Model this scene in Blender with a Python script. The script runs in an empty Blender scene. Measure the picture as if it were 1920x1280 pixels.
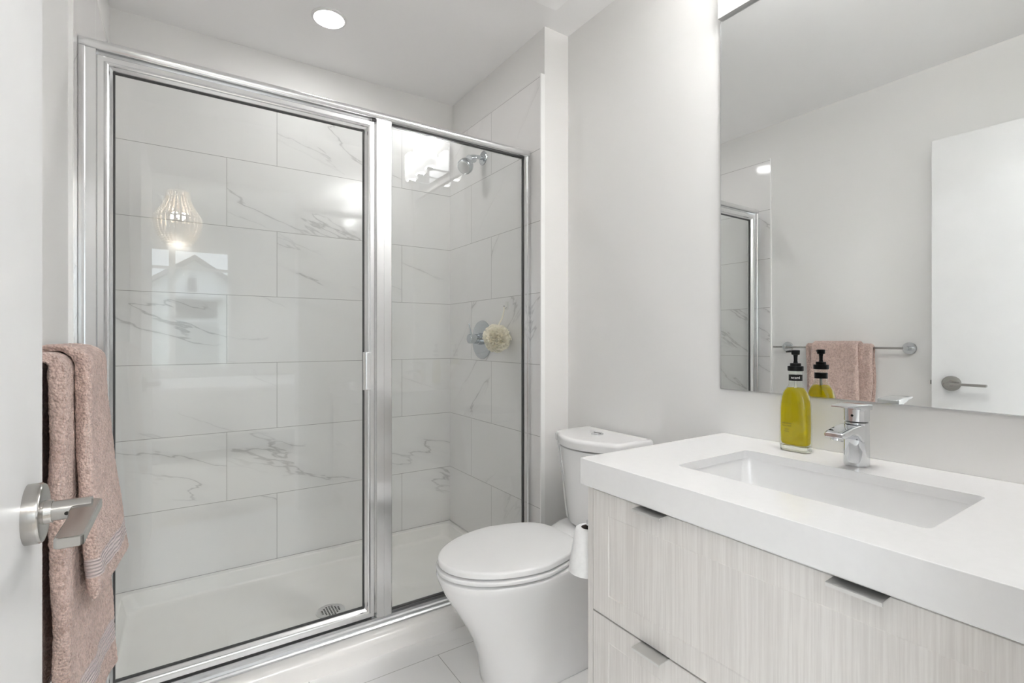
import bpy, bmesh, math, random
from mathutils import Vector, Matrix, noise
random.seed(7)
PI = math.pi
S = bpy.context.scene
COL = S.collection

# ------------------------------------------------------------------ camera
H_CAM = 1.109
PSI = math.radians(33.544)
cam_d = bpy.data.cameras.new('camera')
cam = bpy.data.objects.new('camera', cam_d)
COL.objects.link(cam)
cam.location = (0, 0, H_CAM)
cam.rotation_euler = (PI/2, 0, -PSI)
cam_d.sensor_width = 36
cam_d.lens = 931.4/1920*36
cam_d.shift_y = -4/1920
cam_d.clip_start = 0.02
S.camera = cam

# ------------------------------------------------------------------ view / world / daylight
S.view_settings.view_transform = 'Standard'
S.view_settings.look = 'None'
S.view_settings.gamma = 1
S.view_settings.use_curve_mapping = False
S.view_settings.exposure = 0.46
S.cycles.use_denoising = True
S.cycles.max_bounces = 14
S.cycles.diffuse_bounces = 8
S.cycles.glossy_bounces = 8
S.cycles.transmission_bounces = 10
S.cycles.transparent_max_bounces = 24
S.cycles.caustics_reflective = False
S.cycles.caustics_refractive = False
S.cycles.sample_clamp_indirect = 25

w = bpy.data.worlds.new('sky'); S.world = w; w.use_nodes = True
wn = w.node_tree.nodes; wl_ = w.node_tree.links
bg = wn['Background']
bg.inputs['Color'].default_value = (0.86, 0.93, 1.0, 1)
bg.inputs['Strength'].default_value = 3.9

def area(name, loc, rot, sx, sy, watts, color=(1, 1, 1), spread=None):
    d = bpy.data.lights.new(name, 'AREA'); d.shape = 'RECTANGLE'; d.size = sx; d.size_y = sy
    d.energy = watts; d.color = color
    if spread: d.spread = spread
    o = bpy.data.objects.new(name, d); COL.objects.link(o); o.location = loc; o.rotation_euler = rot
    return o
# sky portal at the bedroom window behind the camera (guides the sampling of the sky light only)
pt = area('window_portal', (-0.21, -3.31, 1.47), (PI/2, 0, 0), 1.42, 1.42, 1)
pt.data.cycles.is_portal = True
for nm, px_, ry in (('added_window_portal_left', -1.71, -PI/2), ('added_window_portal_right', 2.61, PI/2)):  # portals for the unseen side windows added for more sky light
    pt = area(nm, (px_, -1.7, 1.4), (0, ry, 0), 1.4, 1.6, 1)
    pt.data.cycles.is_portal = True
# unseen fill lights added under the bedroom ceiling, either side of the doorway
for lx, lwt in ((-0.62, 9), (0.66, 30)):
    bl = area('bedroom_fill_light', (lx, -1.25, 2.425), (0, 0, 0), 0.34, 0.34, lwt, (0.97, 0.985, 1.0)); bl.data.shape = 'DISK'

# ------------------------------------------------------------------ node helpers
class NT:
    def __init__(self, name):
        self.m = bpy.data.materials.new(name); self.m.use_nodes = True
        self.t = self.m.node_tree; self.t.nodes.clear()
        self.out = self.t.nodes.new('ShaderNodeOutputMaterial')
    def n(self, typ, **kw):
        x = self.t.nodes.new(typ)
        for k, v in kw.items(): setattr(x, k, v)
        return x
    def l(self, a, b): self.t.links.new(a, b)
    def put(self, sock, v):
        if hasattr(v, 'is_output'): self.l(v, sock)
        else: sock.default_value = v
    def math(self, op, a, b=None, c=None, clamp=False):
        x = self.n('ShaderNodeMath', operation=op); x.use_clamp = clamp
        self.put(x.inputs[0], a)
        if b is not None: self.put(x.inputs[1], b)
        if c is not None: self.put(x.inputs[2], c)
        return x.outputs[0]
    def ramp(self, v, lo, hi, a=0.0, b=1.0, smooth=True):
        x = self.n('ShaderNodeMapRange'); x.interpolation_type = 'SMOOTHSTEP' if smooth else 'LINEAR'
        self.put(x.inputs[0], v)
        for i, q in enumerate((lo, hi, a, b)): self.put(x.inputs[1+i], q)
        return x.outputs[0]
    def mix(self, f, a, b):
        x = self.n('ShaderNodeMix', data_type='RGBA')
        self.put(x.inputs[0], f)
        self.put(x.inputs[6], a if hasattr(a, 'is_output') else (*a, 1))
        self.put(x.inputs[7], b if hasattr(b, 'is_output') else (*b, 1))
        return x.outputs[2]
    def noise(self, vec, scale, detail=4, rough=0.55, dist=0.0):
        x = self.n('ShaderNodeTexNoise'); self.put(x.inputs['Scale'], scale)
        x.inputs['Detail'].default_value = detail; x.inputs['Roughness'].default_value = rough
        x.inputs['Distortion'].default_value = dist
        self.l(vec, x.inputs['Vector'])
        return x.outputs[0]
    def pos(self):
        return self.n('ShaderNodeNewGeometry').outputs['Position']
    def xyz(self, v):
        x = self.n('ShaderNodeSeparateXYZ'); self.l(v, x.inputs[0]); return x.outputs
    def comb(self, a, b, c):
        x = self.n('ShaderNodeCombineXYZ')
        for i, q in enumerate((a, b, c)): self.put(x.inputs[i], q)
        return x.outputs[0]
    def bump(self, h, strength, dist):
        x = self.n('ShaderNodeBump'); x.inputs['Strength'].default_value = strength
        x.inputs['Distance'].default_value = dist; self.l(h, x.inputs['Height']); return x.outputs[0]
    def bsdf(self, color, rough=0.5, metal=0.0, normal=None, **kw):
        x = self.n('ShaderNodeBsdfPrincipled')
        self.put(x.inputs['Base Color'], color if hasattr(color, 'is_output') else (*color, 1))
        self.put(x.inputs['Roughness'], rough); self.put(x.inputs['Metallic'], metal)
        if normal is not None: self.l(normal, x.inputs['Normal'])
        for k, v in kw.items(): self.put(x.inputs[k.replace('_', ' ')], v)
        self.l(x.outputs[0], self.out.inputs[0])
        return x

def plain(name, color, rough=0.5, metal=0.0, wob=0.015, scale=6.0, **kw):
    t = NT(name)
    n = t.noise(t.pos(), scale, 3)
    f = t.ramp(n, 0.3, 0.7)
    lo = tuple(max(0, c*(1-wob)) for c in color); hi = tuple(min(1, c*(1+wob)) for c in color)
    t.bsdf(t.mix(f, lo, hi), rough, metal, **kw)
    return t.m

def paint(name, color, rough=0.55):
    t = NT(name)
    p = t.pos()
    n = t.noise(p, 220, 2)
    t.bsdf(color, rough, 0, t.bump(n, 0.12, 0.0006))
    return t.m

def tile(name, ua, va, u0, v0, L, Hh, shift, base, vein, rough, grout, seed=0.0, g=0.0011, ang=-0.35):
    t = NT(name)
    P = t.xyz(t.pos())
    u = t.math('SUBTRACT', P[ua], u0); v = t.math('SUBTRACT', P[va], v0)
    vr = t.math('DIVIDE', v, Hh); row = t.math('FLOOR', vr)
    par = t.math('FLOORED_MODULO', row, 2.0)          # 1 for odd rows
    even = t.math('SUBTRACT', 1.0, par)
    ur = t.math('ADD', t.math('DIVIDE', u, L), t.math('MULTIPLY', even, shift))
    cell = t.math('FLOOR', ur)
    fu = t.math('MULTIPLY', t.math('FRACT', ur), L); fv = t.math('MULTIPLY', t.math('FRACT', vr), Hh)
    du = t.math('MINIMUM', fu, t.math('SUBTRACT', L, fu)); dv = t.math('MINIMUM', fv, t.math('SUBTRACT', Hh, fv))
    d = t.math('MINIMUM', du, dv)
    joint = t.ramp(d, g*0.7, g*1.35, 1.0, 0.0)
    wn_ = t.n('ShaderNodeTexWhiteNoise', noise_dimensions='3D')
    t.l(t.comb(cell, row, seed), wn_.inputs['Vector'])
    wc = t.xyz(wn_.outputs['Color'])
    ox = t.math('MULTIPLY_ADD', wc[0], 37.0, u); oy = t.math('MULTIPLY_ADD', wc[1], 41.0, v)
    oz = t.math('MULTIPLY', wc[2], 29.0)
    ca, sa = math.cos(ang), math.sin(ang)
    # rotated tile coordinates: veins run along the first axis
    a = t.math('ADD', t.math('MULTIPLY', ox, ca), t.math('MULTIPLY', oy, sa))
    b = t.math('SUBTRACT', t.math('MULTIPLY', oy, ca), t.math('MULTIPLY', ox, sa))
    vec = t.comb(t.math('MULTIPLY', a, 0.22), b, oz)
    n1 = t.noise(vec, 3.4, 6, 0.50, 0.15)
    r1 = t.math('ABSOLUTE', t.math('SUBTRACT', n1, 0.5))
    m1 = t.ramp(t.noise(vec, 3.0, 2), 0.49, 0.62)
    thin = t.math('MULTIPLY', t.ramp(r1, 0.0, 0.0065, 1.0, 0.0), m1)
    halo = t.math('MULTIPLY', t.ramp(r1, 0.0, 0.05, 1.0, 0.0), m1)
    cloud = t.ramp(t.noise(vec, 3.1, 4), 0.45, 0.8)
    f = t.math('ADD', t.math('MULTIPLY', thin, 0.46), t.math('MULTIPLY', halo, 0.10), clamp=True)
    f = t.math('ADD', f, t.math('MULTIPLY', cloud, 0.06), clamp=True)
    c = t.mix(f, base, vein)
    c = t.mix(joint, c, grout)
    rg = t.math('ADD', rough, t.math('MULTIPLY', joint, 0.5))
    t.bsdf(c, rg, 0, t.bump(joint, -0.25, 0.0015))
    return t.m

def thin_glass(name, tint, r0=0.075, rough=0.0):
    t = NT(name)
    g = t.n('ShaderNodeNewGeometry')
    dp = t.n('ShaderNodeVectorMath', operation='DOT_PRODUCT')
    t.l(g.outputs['Normal'], dp.inputs[0]); t.l(g.outputs['Incoming'], dp.inputs[1])
    c = t.math('ABSOLUTE', dp.outputs['Value'])
    p5 = t.math('POWER', t.math('SUBTRACT', 1.0, c), 5.0)
    fac = t.math('MULTIPLY_ADD', p5, 1-r0, r0, clamp=True)
    tr = t.n('ShaderNodeBsdfTransparent'); tr.inputs[0].default_value = (*tint, 1)
    gl = t.n('ShaderNodeBsdfGlossy'); gl.inputs['Roughness'].default_value = rough
    mx = t.n('ShaderNodeMixShader'); t.l(fac, mx.inputs[0]); t.l(tr.outputs[0], mx.inputs[1]); t.l(gl.outputs[0], mx.inputs[2])
    t.l(mx.outputs[0], t.out.inputs[0])
    return t.m

def emit(name, color, strength):
    t = NT(name)
    e = t.n('ShaderNodeEmission'); e.inputs[0].default_value = (*color, 1); e.inputs[1].default_value = strength
    t.l(e.outputs[0], t.out.inputs[0])
    return t.m

def brushed(name, color, rough):
    t = NT(name)
    P = t.xyz(t.pos())
    n = t.noise(t.comb(t.math('MULTIPLY', P[0], 60), t.math('MULTIPLY', P[1], 4), t.math('MULTIPLY', P[2], 60)), 4, 2)
    t.bsdf(color, t.ramp(n, 0.2, 0.8, rough*0.98, rough*1.02), 1.0)
    return t.m

def streaked(name, lo, hi):
    t = NT(name)
    P = t.xyz(t.pos())
    vec = t.comb(P[0], P[1], t.math('MULTIPLY', P[2], 0.018))
    n1 = t.noise(vec, 210, 3, 0.6); n2 = t.noise(vec, 60, 3)
    vec2 = t.comb(P[0], P[1], t.math('MULTIPLY', P[2], 0.05))
    n3 = t.noise(vec2, 420, 2)
    f = t.math('ADD', t.math('MULTIPLY', n1, 0.55), t.math('ADD', t.math('MULTIPLY', n2, 0.25), t.math('MULTIPLY', n3, 0.2)))
    f = t.ramp(f, 0.36, 0.64)
    t.bsdf(t.mix(f, lo, hi), 0.45, 0, t.bump(f, 0.18, 0.0006))
    return t.m

def terry(name, lo, hi, band, z0, z1):
    """looped pile, with a flat ribbed woven border between heights z0 and z1"""
    t = NT(name)
    p = t.pos(); P = t.xyz(p)
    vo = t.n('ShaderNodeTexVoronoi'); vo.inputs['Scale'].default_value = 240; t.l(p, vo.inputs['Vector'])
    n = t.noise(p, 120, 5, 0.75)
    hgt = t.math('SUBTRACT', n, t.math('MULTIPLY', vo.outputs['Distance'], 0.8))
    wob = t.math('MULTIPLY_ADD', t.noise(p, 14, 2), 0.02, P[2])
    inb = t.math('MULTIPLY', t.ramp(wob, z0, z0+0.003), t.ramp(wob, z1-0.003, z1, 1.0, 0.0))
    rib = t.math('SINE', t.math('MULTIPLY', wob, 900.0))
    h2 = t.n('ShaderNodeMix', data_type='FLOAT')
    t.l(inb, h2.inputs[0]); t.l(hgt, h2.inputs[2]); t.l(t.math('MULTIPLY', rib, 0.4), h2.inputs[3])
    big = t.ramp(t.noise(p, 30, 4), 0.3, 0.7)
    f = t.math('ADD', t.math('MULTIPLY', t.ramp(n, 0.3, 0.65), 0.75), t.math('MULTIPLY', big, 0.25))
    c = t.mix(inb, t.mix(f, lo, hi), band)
    t.bsdf(c, 0.95, 0, t.bump(h2.outputs[0], 0.9, 0.007), Sheen_Weight=0.35, Sheen_Roughness=0.5)
    return t.m

M = {}
M['wall'] = paint('wall_paint', (0.785, 0.778, 0.765))
M['ceil'] = paint('ceiling_paint', (0.90, 0.895, 0.895), 0.8)
M['white'] = plain('white_satin_paint', (0.76, 0.76, 0.76), 0.35)
M['fanw'] = plain('white_vent_plastic', (0.94, 0.94, 0.94), 0.5)
M['trim'] = plain('white_trim', (0.88, 0.88, 0.87), 0.3)
TL, TH = 0.611, 0.3055
ROW0 = H_CAM - 0.1073
TB, TV, TG = (0.82, 0.807, 0.80), (0.34, 0.33, 0.33), (0.36, 0.35, 0.34)
M['tile_back'] = tile('marble_tile_back', 0, 2, 0.3675, ROW0, TL, TH, 1/3, TB, TV, 0.09, TG, 1.0)
M['tile_right'] = tile('marble_tile_right', 1, 2, 2.0903, ROW0, TL, TH, -1/3, TB, TV, 0.09, TG, 5.0, ang=-0.75)
M['tile_left'] = tile('marble_tile_left', 1, 2, 2.0903, ROW0, TL, TH, -1/3, TB, TV, 0.09, TG, 9.0, ang=0.6)
M['tile_floor'] = tile('marble_tile_floor', 0, 1, 0.748, 1.60, TL, TH, -1/3, (0.89, 0.885, 0.88), TV, 0.2, (0.40, 0.39, 0.38), 13.0)
M['chrome'] = plain('chrome', (0.70, 0.715, 0.73), 0.05, 1.0, 0.01)
M['chrome_shower'] = plain('chrome_shower_fittings', (0.56, 0.59, 0.62), 0.05, 1.0, 0.01)
M['alu'] = plain('polished_aluminium', (0.84, 0.845, 0.85), 0.2, 1.0, 0.01)
M['nickel'] = brushed('satin_nickel', (0.44, 0.425, 0.405), 0.24)
M['steel'] = brushed('brushed_steel', (0.70, 0.70, 0.70), 0.3)
M['track'] = plain('satin_aluminium_track', (0.60, 0.605, 0.61), 0.36, 0.9)
M['pull'] = plain('satin_pull', (0.74, 0.735, 0.72), 0.48, 0.85)
M['gasket'] = plain('dark_gasket', (0.05, 0.05, 0.05), 0.6)
M['glass'] = thin_glass('shower_glass', (0.972, 0.982, 0.978), 0.042)
M['wglass'] = thin_glass('window_glass', (0.97, 0.98, 0.98), 0.03)
M['acrylic'] = plain('white_acrylic', (0.85, 0.833, 0.81), 0.18)
M['porcelain'] = plain('white_porcelain', (0.84, 0.84, 0.84), 0.07, 0, 0.006, Coat_Weight=0.4)
M['seatp'] = plain('white_seat_plastic', (0.83, 0.83, 0.83), 0.16, 0, 0.006)
M['quartz'] = plain('white_quartz', (0.79, 0.79, 0.79), 0.22, 0, 0.008, 60)
M['cab'] = streaked('pale_streaked_wood', (0.635, 0.61, 0.585), (0.74, 0.72, 0.695))
M['cabin'] = plain('pale_cabinet_board', (0.70, 0.69, 0.67), 0.5)
M['mirror'] = plain('mirror_silver', (0.90, 0.915, 0.91), 0.0, 1.0, 0.0)
M['black'] = plain('black_plastic', (0.005, 0.005, 0.005), 0.45, Specular_IOR_Level=0.2)
M['darkhole'] = plain('dark_hollow', (0.02, 0.018, 0.016), 0.9)
M['card'] = plain('brown_card', (0.10, 0.08, 0.07), 0.9)
M['paper'] = plain('white_tissue', (0.90, 0.90, 0.90), 0.95, 0, 0.02, 90)
def net():
    t = NT('cream_mesh')
    a = t.n('ShaderNodeBsdfDiffuse'); a.inputs[0].default_value = (0.97, 0.93, 0.83, 1)
    c = t.n('ShaderNodeBsdfTranslucent'); c.inputs[0].default_value = (0.97, 0.93, 0.83, 1)
    mx = t.n('ShaderNodeMixShader'); mx.inputs[0].default_value = 0.4
    t.l(a.outputs[0], mx.inputs[1]); t.l(c.outputs[0], mx.inputs[2]); t.l(mx.outputs[0], t.out.inputs[0])
    return t.m
M['loofah'] = net()
M['clearhook'] = plain('clear_plastic', (0.75, 0.75, 0.72), 0.1)
M['bglass'] = thin_glass('bottle_glass', (0.965, 0.975, 0.95), 0.05)
def soap():
    t = NT('yellow_green_soap')
    tr = t.n('ShaderNodeBsdfTransparent'); tr.inputs[0].default_value = (0.90, 0.82, 0.03, 1)
    df = t.n('ShaderNodeBsdfTranslucent'); df.inputs[0].default_value = (0.80, 0.70, 0.0, 1)
    d2 = t.n('ShaderNodeBsdfPrincipled'); d2.inputs['Base Color'].default_value = (0.62, 0.54, 0.0, 1); d2.inputs['Roughness'].default_value = 0.05
    m1 = t.n('ShaderNodeMixShader'); m1.inputs[0].default_value = 0.5; t.l(d2.outputs[0], m1.inputs[1]); t.l(df.outputs[0], m1.inputs[2])
    m2 = t.n('ShaderNodeMixShader'); m2.inputs[0].default_value = 0.5; t.l(tr.outputs[0], m2.inputs[1]); t.l(m1.outputs[0], m2.inputs[2])
    t.l(m2.outputs[0], t.out.inputs[0])
    return t.m
M['soap'] = soap()
M['thickglass'] = plain('thick_clear_glass', (0.97, 0.985, 0.95), 0.0, 0, 0.0, 6, Transmission_Weight=1.0, IOR=1.48)
M['ink'] = plain('dark_ink', (0.03, 0.03, 0.01), 0.6)
M['inkw'] = plain('white_ink', (0.85, 0.85, 0.85), 0.6)
def lit_shade():
    t = NT('lit_frosted_shade'); P = t.xyz(t.pos())
    e = t.n('ShaderNodeEmission'); e.inputs[0].default_value = (1.0, 0.992, 0.98, 1)
    t.l(t.ramp(P[2], 2.17, 2.30, 5.0, 11.0), e.inputs[1]); t.l(e.outputs[0], t.out.inputs[0])
    return t.m
M['shade'] = lit_shade()
M['lens'] = emit('lit_downlight_lens', (1.0, 0.992, 0.98), 68.0)
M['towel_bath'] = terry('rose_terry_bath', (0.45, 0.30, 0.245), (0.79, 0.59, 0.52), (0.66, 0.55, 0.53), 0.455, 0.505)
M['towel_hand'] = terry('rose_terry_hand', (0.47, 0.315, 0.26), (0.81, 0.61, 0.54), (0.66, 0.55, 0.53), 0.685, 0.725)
M['linen'] = plain('white_linen', (0.85, 0.85, 0.86), 0.9)
M['carpet'] = plain('beige_carpet', (0.55, 0.51, 0.46), 0.95, 0, 0.1, 60)
M['bead'] = plain('cream_wood_bead', (0.84, 0.76, 0.65), 0.6)
M['bulb'] = emit('lit_bulb', (1.0, 0.93, 0.84), 180.0)
M['siding'] = None
def siding():
    t = NT('white_lap_siding'); P = t.xyz(t.pos())
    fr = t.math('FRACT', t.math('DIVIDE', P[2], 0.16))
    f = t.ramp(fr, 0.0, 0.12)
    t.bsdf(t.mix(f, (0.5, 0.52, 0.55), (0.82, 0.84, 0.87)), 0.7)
    return t.m
M['siding'] = siding()
M['roofing'] = plain('grey_shingle', (0.25, 0.25, 0.27), 0.9, 0, 0.1, 20)
M['greydoor'] = plain('grey_painted_wood', (0.36, 0.38, 0.40), 0.6)
M['darkglass'] = plain('dark_window_glass', (0.10, 0.11, 0.12), 0.1)
M['grass'] = plain('lawn', (0.2, 0.28, 0.12), 0.95, 0, 0.2, 8)

# ------------------------------------------------------------------ mesh helpers
WL = {}     # world location of each object's origin
def B(): return bmesh.new()

def obj(name, bm, mat, parent=None, origin=None, angle=35, label=None, wn=True):
    bmesh.ops.recalc_face_normals(bm, faces=bm.faces[:])
    for f in bm.faces: f.smooth = True
    if parent is not None: org = WL[parent.name]
    elif origin is not None: org = Vector(origin)
    else:
        xs = [v.co for v in bm.verts]
        org = Vector(((min(c.x for c in xs)+max(c.x for c in xs))/2, (min(c.y for c in xs)+max(c.y for c in xs))/2, min(c.z for c in xs)))
    bmesh.ops.translate(bm, verts=bm.verts[:], vec=-org)
    me = bpy.data.meshes.new(name); bm.to_mesh(me); bm.free()
    me.set_sharp_from_angle(angle=math.radians(angle))
    if mat is not None: me.materials.append(mat)
    o = bpy.data.objects.new(name, me); COL.objects.link(o)
    if wn:
        wm = o.modifiers.new('weighted_normals', 'WEIGHTED_NORMAL'); wm.keep_sharp = True; wm.weight = 80
    if parent is None: o.location = org
    else: o.parent = parent
    WL[o.name] = org.copy()
    if label: o['label'] = label
    return o

def thing(name, loc, label, cat, group=None):
    o = bpy.data.objects.new(name, None); COL.objects.link(o); o.location = loc; o.empty_display_size = 0.05
    WL[o.name] = Vector(loc); o['label'] = label; o['category'] = cat
    if group: o['group'] = group
    return o
def tag(o, label, cat, group=None):
    o['label'] = label; o['category'] = cat
    if group: o['group'] = group
    return o
def struct(name, bm, mat, parent=None, **kw):
    o = obj(name, bm, mat, parent, **kw)
    if parent is None: o['kind'] = 'structure'
    return o

def box(bm, x0, x1, y0, y1, z0, z1, bev=0.0, seg=2):
    vs = [bm.verts.new((x, y, z)) for z in (z0, z1) for y in (y0, y1) for x in (x0, x1)]
    fs = [bm.faces.new([vs[i] for i in q]) for q in ((0, 2, 3, 1), (4, 5, 7, 6), (0, 1, 5, 4), (2, 6, 7, 3), (0, 4, 6, 2), (1, 3, 7, 5))]
    if bev:
        es = list({e for f in fs for e in f.edges})
        bmesh.ops.bevel(bm, geom=es, offset=bev, segments=seg, profile=0.5, affect='EDGES')

def frame_of(d):
    d = Vector(d).normalized()
    a = Vector((0, 0, 1)) if abs(d.z) < 0.9 else Vector((1, 0, 0))
    u = d.cross(a).normalized(); v = u.cross(d).normalized()
    return d, u, v

def lathe(bm, base, axis, prof, seg=32, cap=True):
    """prof: list of (distance along axis, radius)"""
    base = Vector(base); d, u, v = frame_of(axis)
    rings = []
    for s, r in prof:
        if r < 1e-6: rings.append([bm.verts.new(base+d*s)])
        else: rings.append([bm.verts.new(base+d*s+(u*math.cos(2*PI*i/seg)+v*math.sin(2*PI*i/seg))*r) for i in range(seg)])
    for a, b in zip(rings, rings[1:]):
        for i in range(seg):
            j = (i+1) % seg
            if len(a) == 1 and len(b) == 1: continue
            if len(a) == 1: bm.faces.new((a[0], b[i], b[j]))
            elif len(b) == 1: bm.faces.new((a[i], a[j], b[0]))
            else: bm.faces.new((a[i], a[j], b[j], b[i]))
    if cap:
        for r in (rings[0], rings[-1]):
            if len(r) > 1: bm.faces.new(r)

def cyl(bm, p0, p1, r, seg=24, bev=0.0):
    p0 = Vector(p0); p1 = Vector(p1); L = (p1-p0).length
    if bev: prof = [(0, r-bev), (bev*0.3, r-bev*0.3), (bev, r), (L-bev, r), (L-bev*0.3, r-bev*0.3), (L, r-bev)]
    else: prof = [(0, r), (L, r)]
    lathe(bm, p0, p1-p0, prof, seg)

def tube(bm, pts, r, seg=14):
    pts = [Vector(p) for p in pts]; rings = []
    for i, p in enumerate(pts):
        a = pts[max(0, i-1)]; b = pts[min(len(pts)-1, i+1)]
        d, u, v = frame_of(b-a)
        if i: # keep twist small
            pu = rings_u; u = (pu - d*pu.dot(d)).normalized(); v = u.cross(d).normalized()
        rings_u = u
        rr = r[i] if isinstance(r, (list, tuple)) else r
        rings.append([bm.verts.new(p+(u*math.cos(2*PI*k/seg)+v*math.sin(2*PI*k/seg))*rr) for k in range(seg)])
    for a, b in zip(rings, rings[1:]):
        for k in range(seg):
            j = (k+1) % seg; bm.faces.new((a[k], a[j], b[j], b[k]))
    bm.faces.new(rings[0]); bm.faces.new(rings[-1])

def loft(bm, loops, cap0=True, cap1=True, closed=True):
    R = [[bm.verts.new(p) for p in L] for L in loops]
    n = len(R[0])
    for a, b in zip(R, R[1:]):
        for i in range(n if closed else n-1):
            j = (i+1) % n; bm.faces.new((a[i], a[j], b[j], b[i]))
    if cap0: bm.faces.new(R[0])
    if cap1: bm.faces.new(R[-1])
    return R

def rrect(x0, x1, y0, y1, r, n=6):
    pts = []
    for cx, cy, a0 in ((x1-r, y1-r, 0), (x0+r, y1-r, PI/2), (x0+r, y0+r, PI), (x1-r, y0+r, 1.5*PI)):
        for i in range(n+1):
            a = a0+PI/2*i/n; pts.append((cx+r*math.cos(a), cy+r*math.sin(a)))
    return pts

def sweep(bm, prof, f0, f1):
    """closed profile (a,b) mapped by f0 and f1 to two 3D end loops"""
    loft(bm, [[f0(a, b) for a, b in prof], [f1(a, b) for a, b in prof]])

def text_bm(s, size, depth, mtx, align='CENTER'):
    cu = bpy.data.curves.new('txt', 'FONT'); cu.body = s; cu.size = size; cu.extrude = depth; cu.align_x = align
    to = bpy.data.objects.new('txt', cu); COL.objects.link(to)
    dg = bpy.context.evaluated_depsgraph_get()
    me = bpy.data.meshes.new_from_object(to.evaluated_get(dg))
    bm = bmesh.new(); bm.from_mesh(me)
    bpy.data.meshes.remove(me); bpy.data.objects.remove(to); bpy.data.curves.remove(cu)
    bmesh.ops.transform(bm, matrix=mtx, verts=bm.verts[:])
    return bm

# ------------------------------------------------------------------ dimensions
XT, YB, XR, XL, YS = 1.264, 2.544, 1.413, -0.2354, 1.685
XLd, YBd, XTd = -0.2435, 2.552, 1.284
ZC = 2.44
YH = 1.78            # shower front
YF = 0.11            # inner face of the doorway wall
YFo = -0.012
DX0, DX1, DZ = -0.15, 0.625, 2.05

# ------------------------------------------------------------------ room shell
b = B(); box(b, XLd-0.1, XR+0.1, YFo, YBd+0.1, -0.06, 0.0); struct('floor', b, M['tile_floor'])
b = B(); box(b, XLd-0.1, XR+0.1, YFo, YBd+0.1, ZC, ZC+0.06); struct('ceiling', b, M['ceil'])
b = B(); box(b, XR, XR+0.1, YF, YS, 0, ZC); struct('wall_right', b, M['wall'])
b = B(); box(b, XLd-0.1, XLd, YF, YBd, 0, ZC); struct('wall_left', b, M['wall'])
b = B(); box(b, XLd-0.1, XR+0.1, YBd, YBd+0.1, 0, ZC); struct('wall_back', b, M['wall'])
b = B(); box(b, XTd, XR+0.1, YS, YBd, 0, ZC); struct('wall_shower_side', b, M['wall'])
TT = 2.232
b = B(); box(b, XL, XT, YB, YBd, 0.06, TT); struct('wall_tile_back', b, M['tile_back'])
b = B(); box(b, XT, XTd, YS+0.002, YB, 0.0, TT); struct('wall_tile_right', b, M['tile_right'])
b = B(); box(b, XLd, XL, YS+0.002, YB, 0.0, TT); struct('wall_tile_left', b, M['tile_left'])
b = B(); box(b, XT-0.001, XTd, YS-0.002, YS+0.0045, 0.0, TT+0.003); struct('trim_1', b, M['trim'])
b = B(); box(b, XLd, XL+0.001, YS-0.002, YS+0.0045, 0.0, TT+0.003); struct('trim_2', b, M['trim'])
# doorway wall, pieces round the opening
b = B()
box(b, XLd-0.1, DX0, YFo, YF, 0, ZC); box(b, DX1, XR+0.1, YFo, YF, 0, ZC); box(b, DX0, DX1, YFo, YF, DZ, ZC)
struct('wall_front', b, M['wall'])
b = B()
box(b, DX0-0.062, DX0, YFo-0.012, YFo, 0, DZ+0.062, 0.002); box(b, DX1, DX1+0.062, YFo-0.012, YFo, 0, DZ+0.062, 0.002)
box(b, DX0, DX1, YFo-0.012, YFo, DZ, DZ+0.062, 0.002)
struct('trim_3', b, M['trim'])
b = B(); box(b, XR-0.012, XR, 0.95, YS, 0, 0.09, 0.003); struct('baseboard_right', b, M['trim'])
b = B(); box(b, XLd, XLd+0.012, 0.15, YS-0.004, 0, 0.09, 0.003); struct('baseboard_left', b, M['trim'])

# white board over the mirror that carries the vanity lamp
b = B(); box(b, 1.393, XR, 0.165, 0.939, 2.108, ZC, 0.0015); struct('trim_4', b, M['white'])

# ------------------------------------------------------------------ door leaf, swung open against the left wall
b = B(); box(b, DX0-0.035, DX0, YF+0.004, 0.865, 0.012, DZ-0.003, 0.0015)
door = struct('door_1', b, M['white'])
ly, lz = 0.790, 0.906
b = B(); lathe(b, (DX0, ly, lz), (1, 0, 0), [(0, 0.0345), (0.012, 0.0345), (0.0145, 0.033), (0.0155, 0.030), (0.0155, 0.014), (0.022, 0.013)], 48)
rose = obj('rose', b, M['nickel'], door, label='round satin nickel rose')
b = B(); cyl(b, (DX0+0.02, ly, lz), (DX0+0.058, ly, lz), 0.0115, 32)
lever = obj('door_handle', b, M['nickel'], door, label='satin nickel lever handle')
b = B()
# flat blade: plan outline in x,y ; reaches back towards the hinge
prof = [(-0.110, 0.804), (-0.088, 0.804), (-0.0835, 0.798), (-0.0835, 0.662), (-0.086, 0.658), (-0.104, 0.658), (-0.107, 0.662), (-0.107, 0.735), (-0.110, 0.760)]
loops = []
for z, s in ((-0.0055, 0.0015), (-0.0045, 0.0), (0.0045, 0.0), (0.0055, 0.0015)):
    cx, cy = -0.096, 0.72
    loops.append([(x + (s if x < cx else -s), y + (s if y < cy else -s), lz+z) for x, y in prof])
loft(b, loops)
obj('blade', b, M['nickel'], lever)
b = B(); lathe(b, (DX0+0.036, ly-0.0113, lz-0.002), (0, -1, 0), [(0, 0.0022), (0.0006, 0.0022)], 14); obj('set_screw', b, M['darkhole'], lever)
b = B(); box(b, DX0-0.026, DX0-0.01, 0.865, 0.873, lz-0.01, lz+0.01, 0.001); obj('latch_bolt', b, M['nickel'], door, label='short satin nickel latch bolt')

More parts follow.
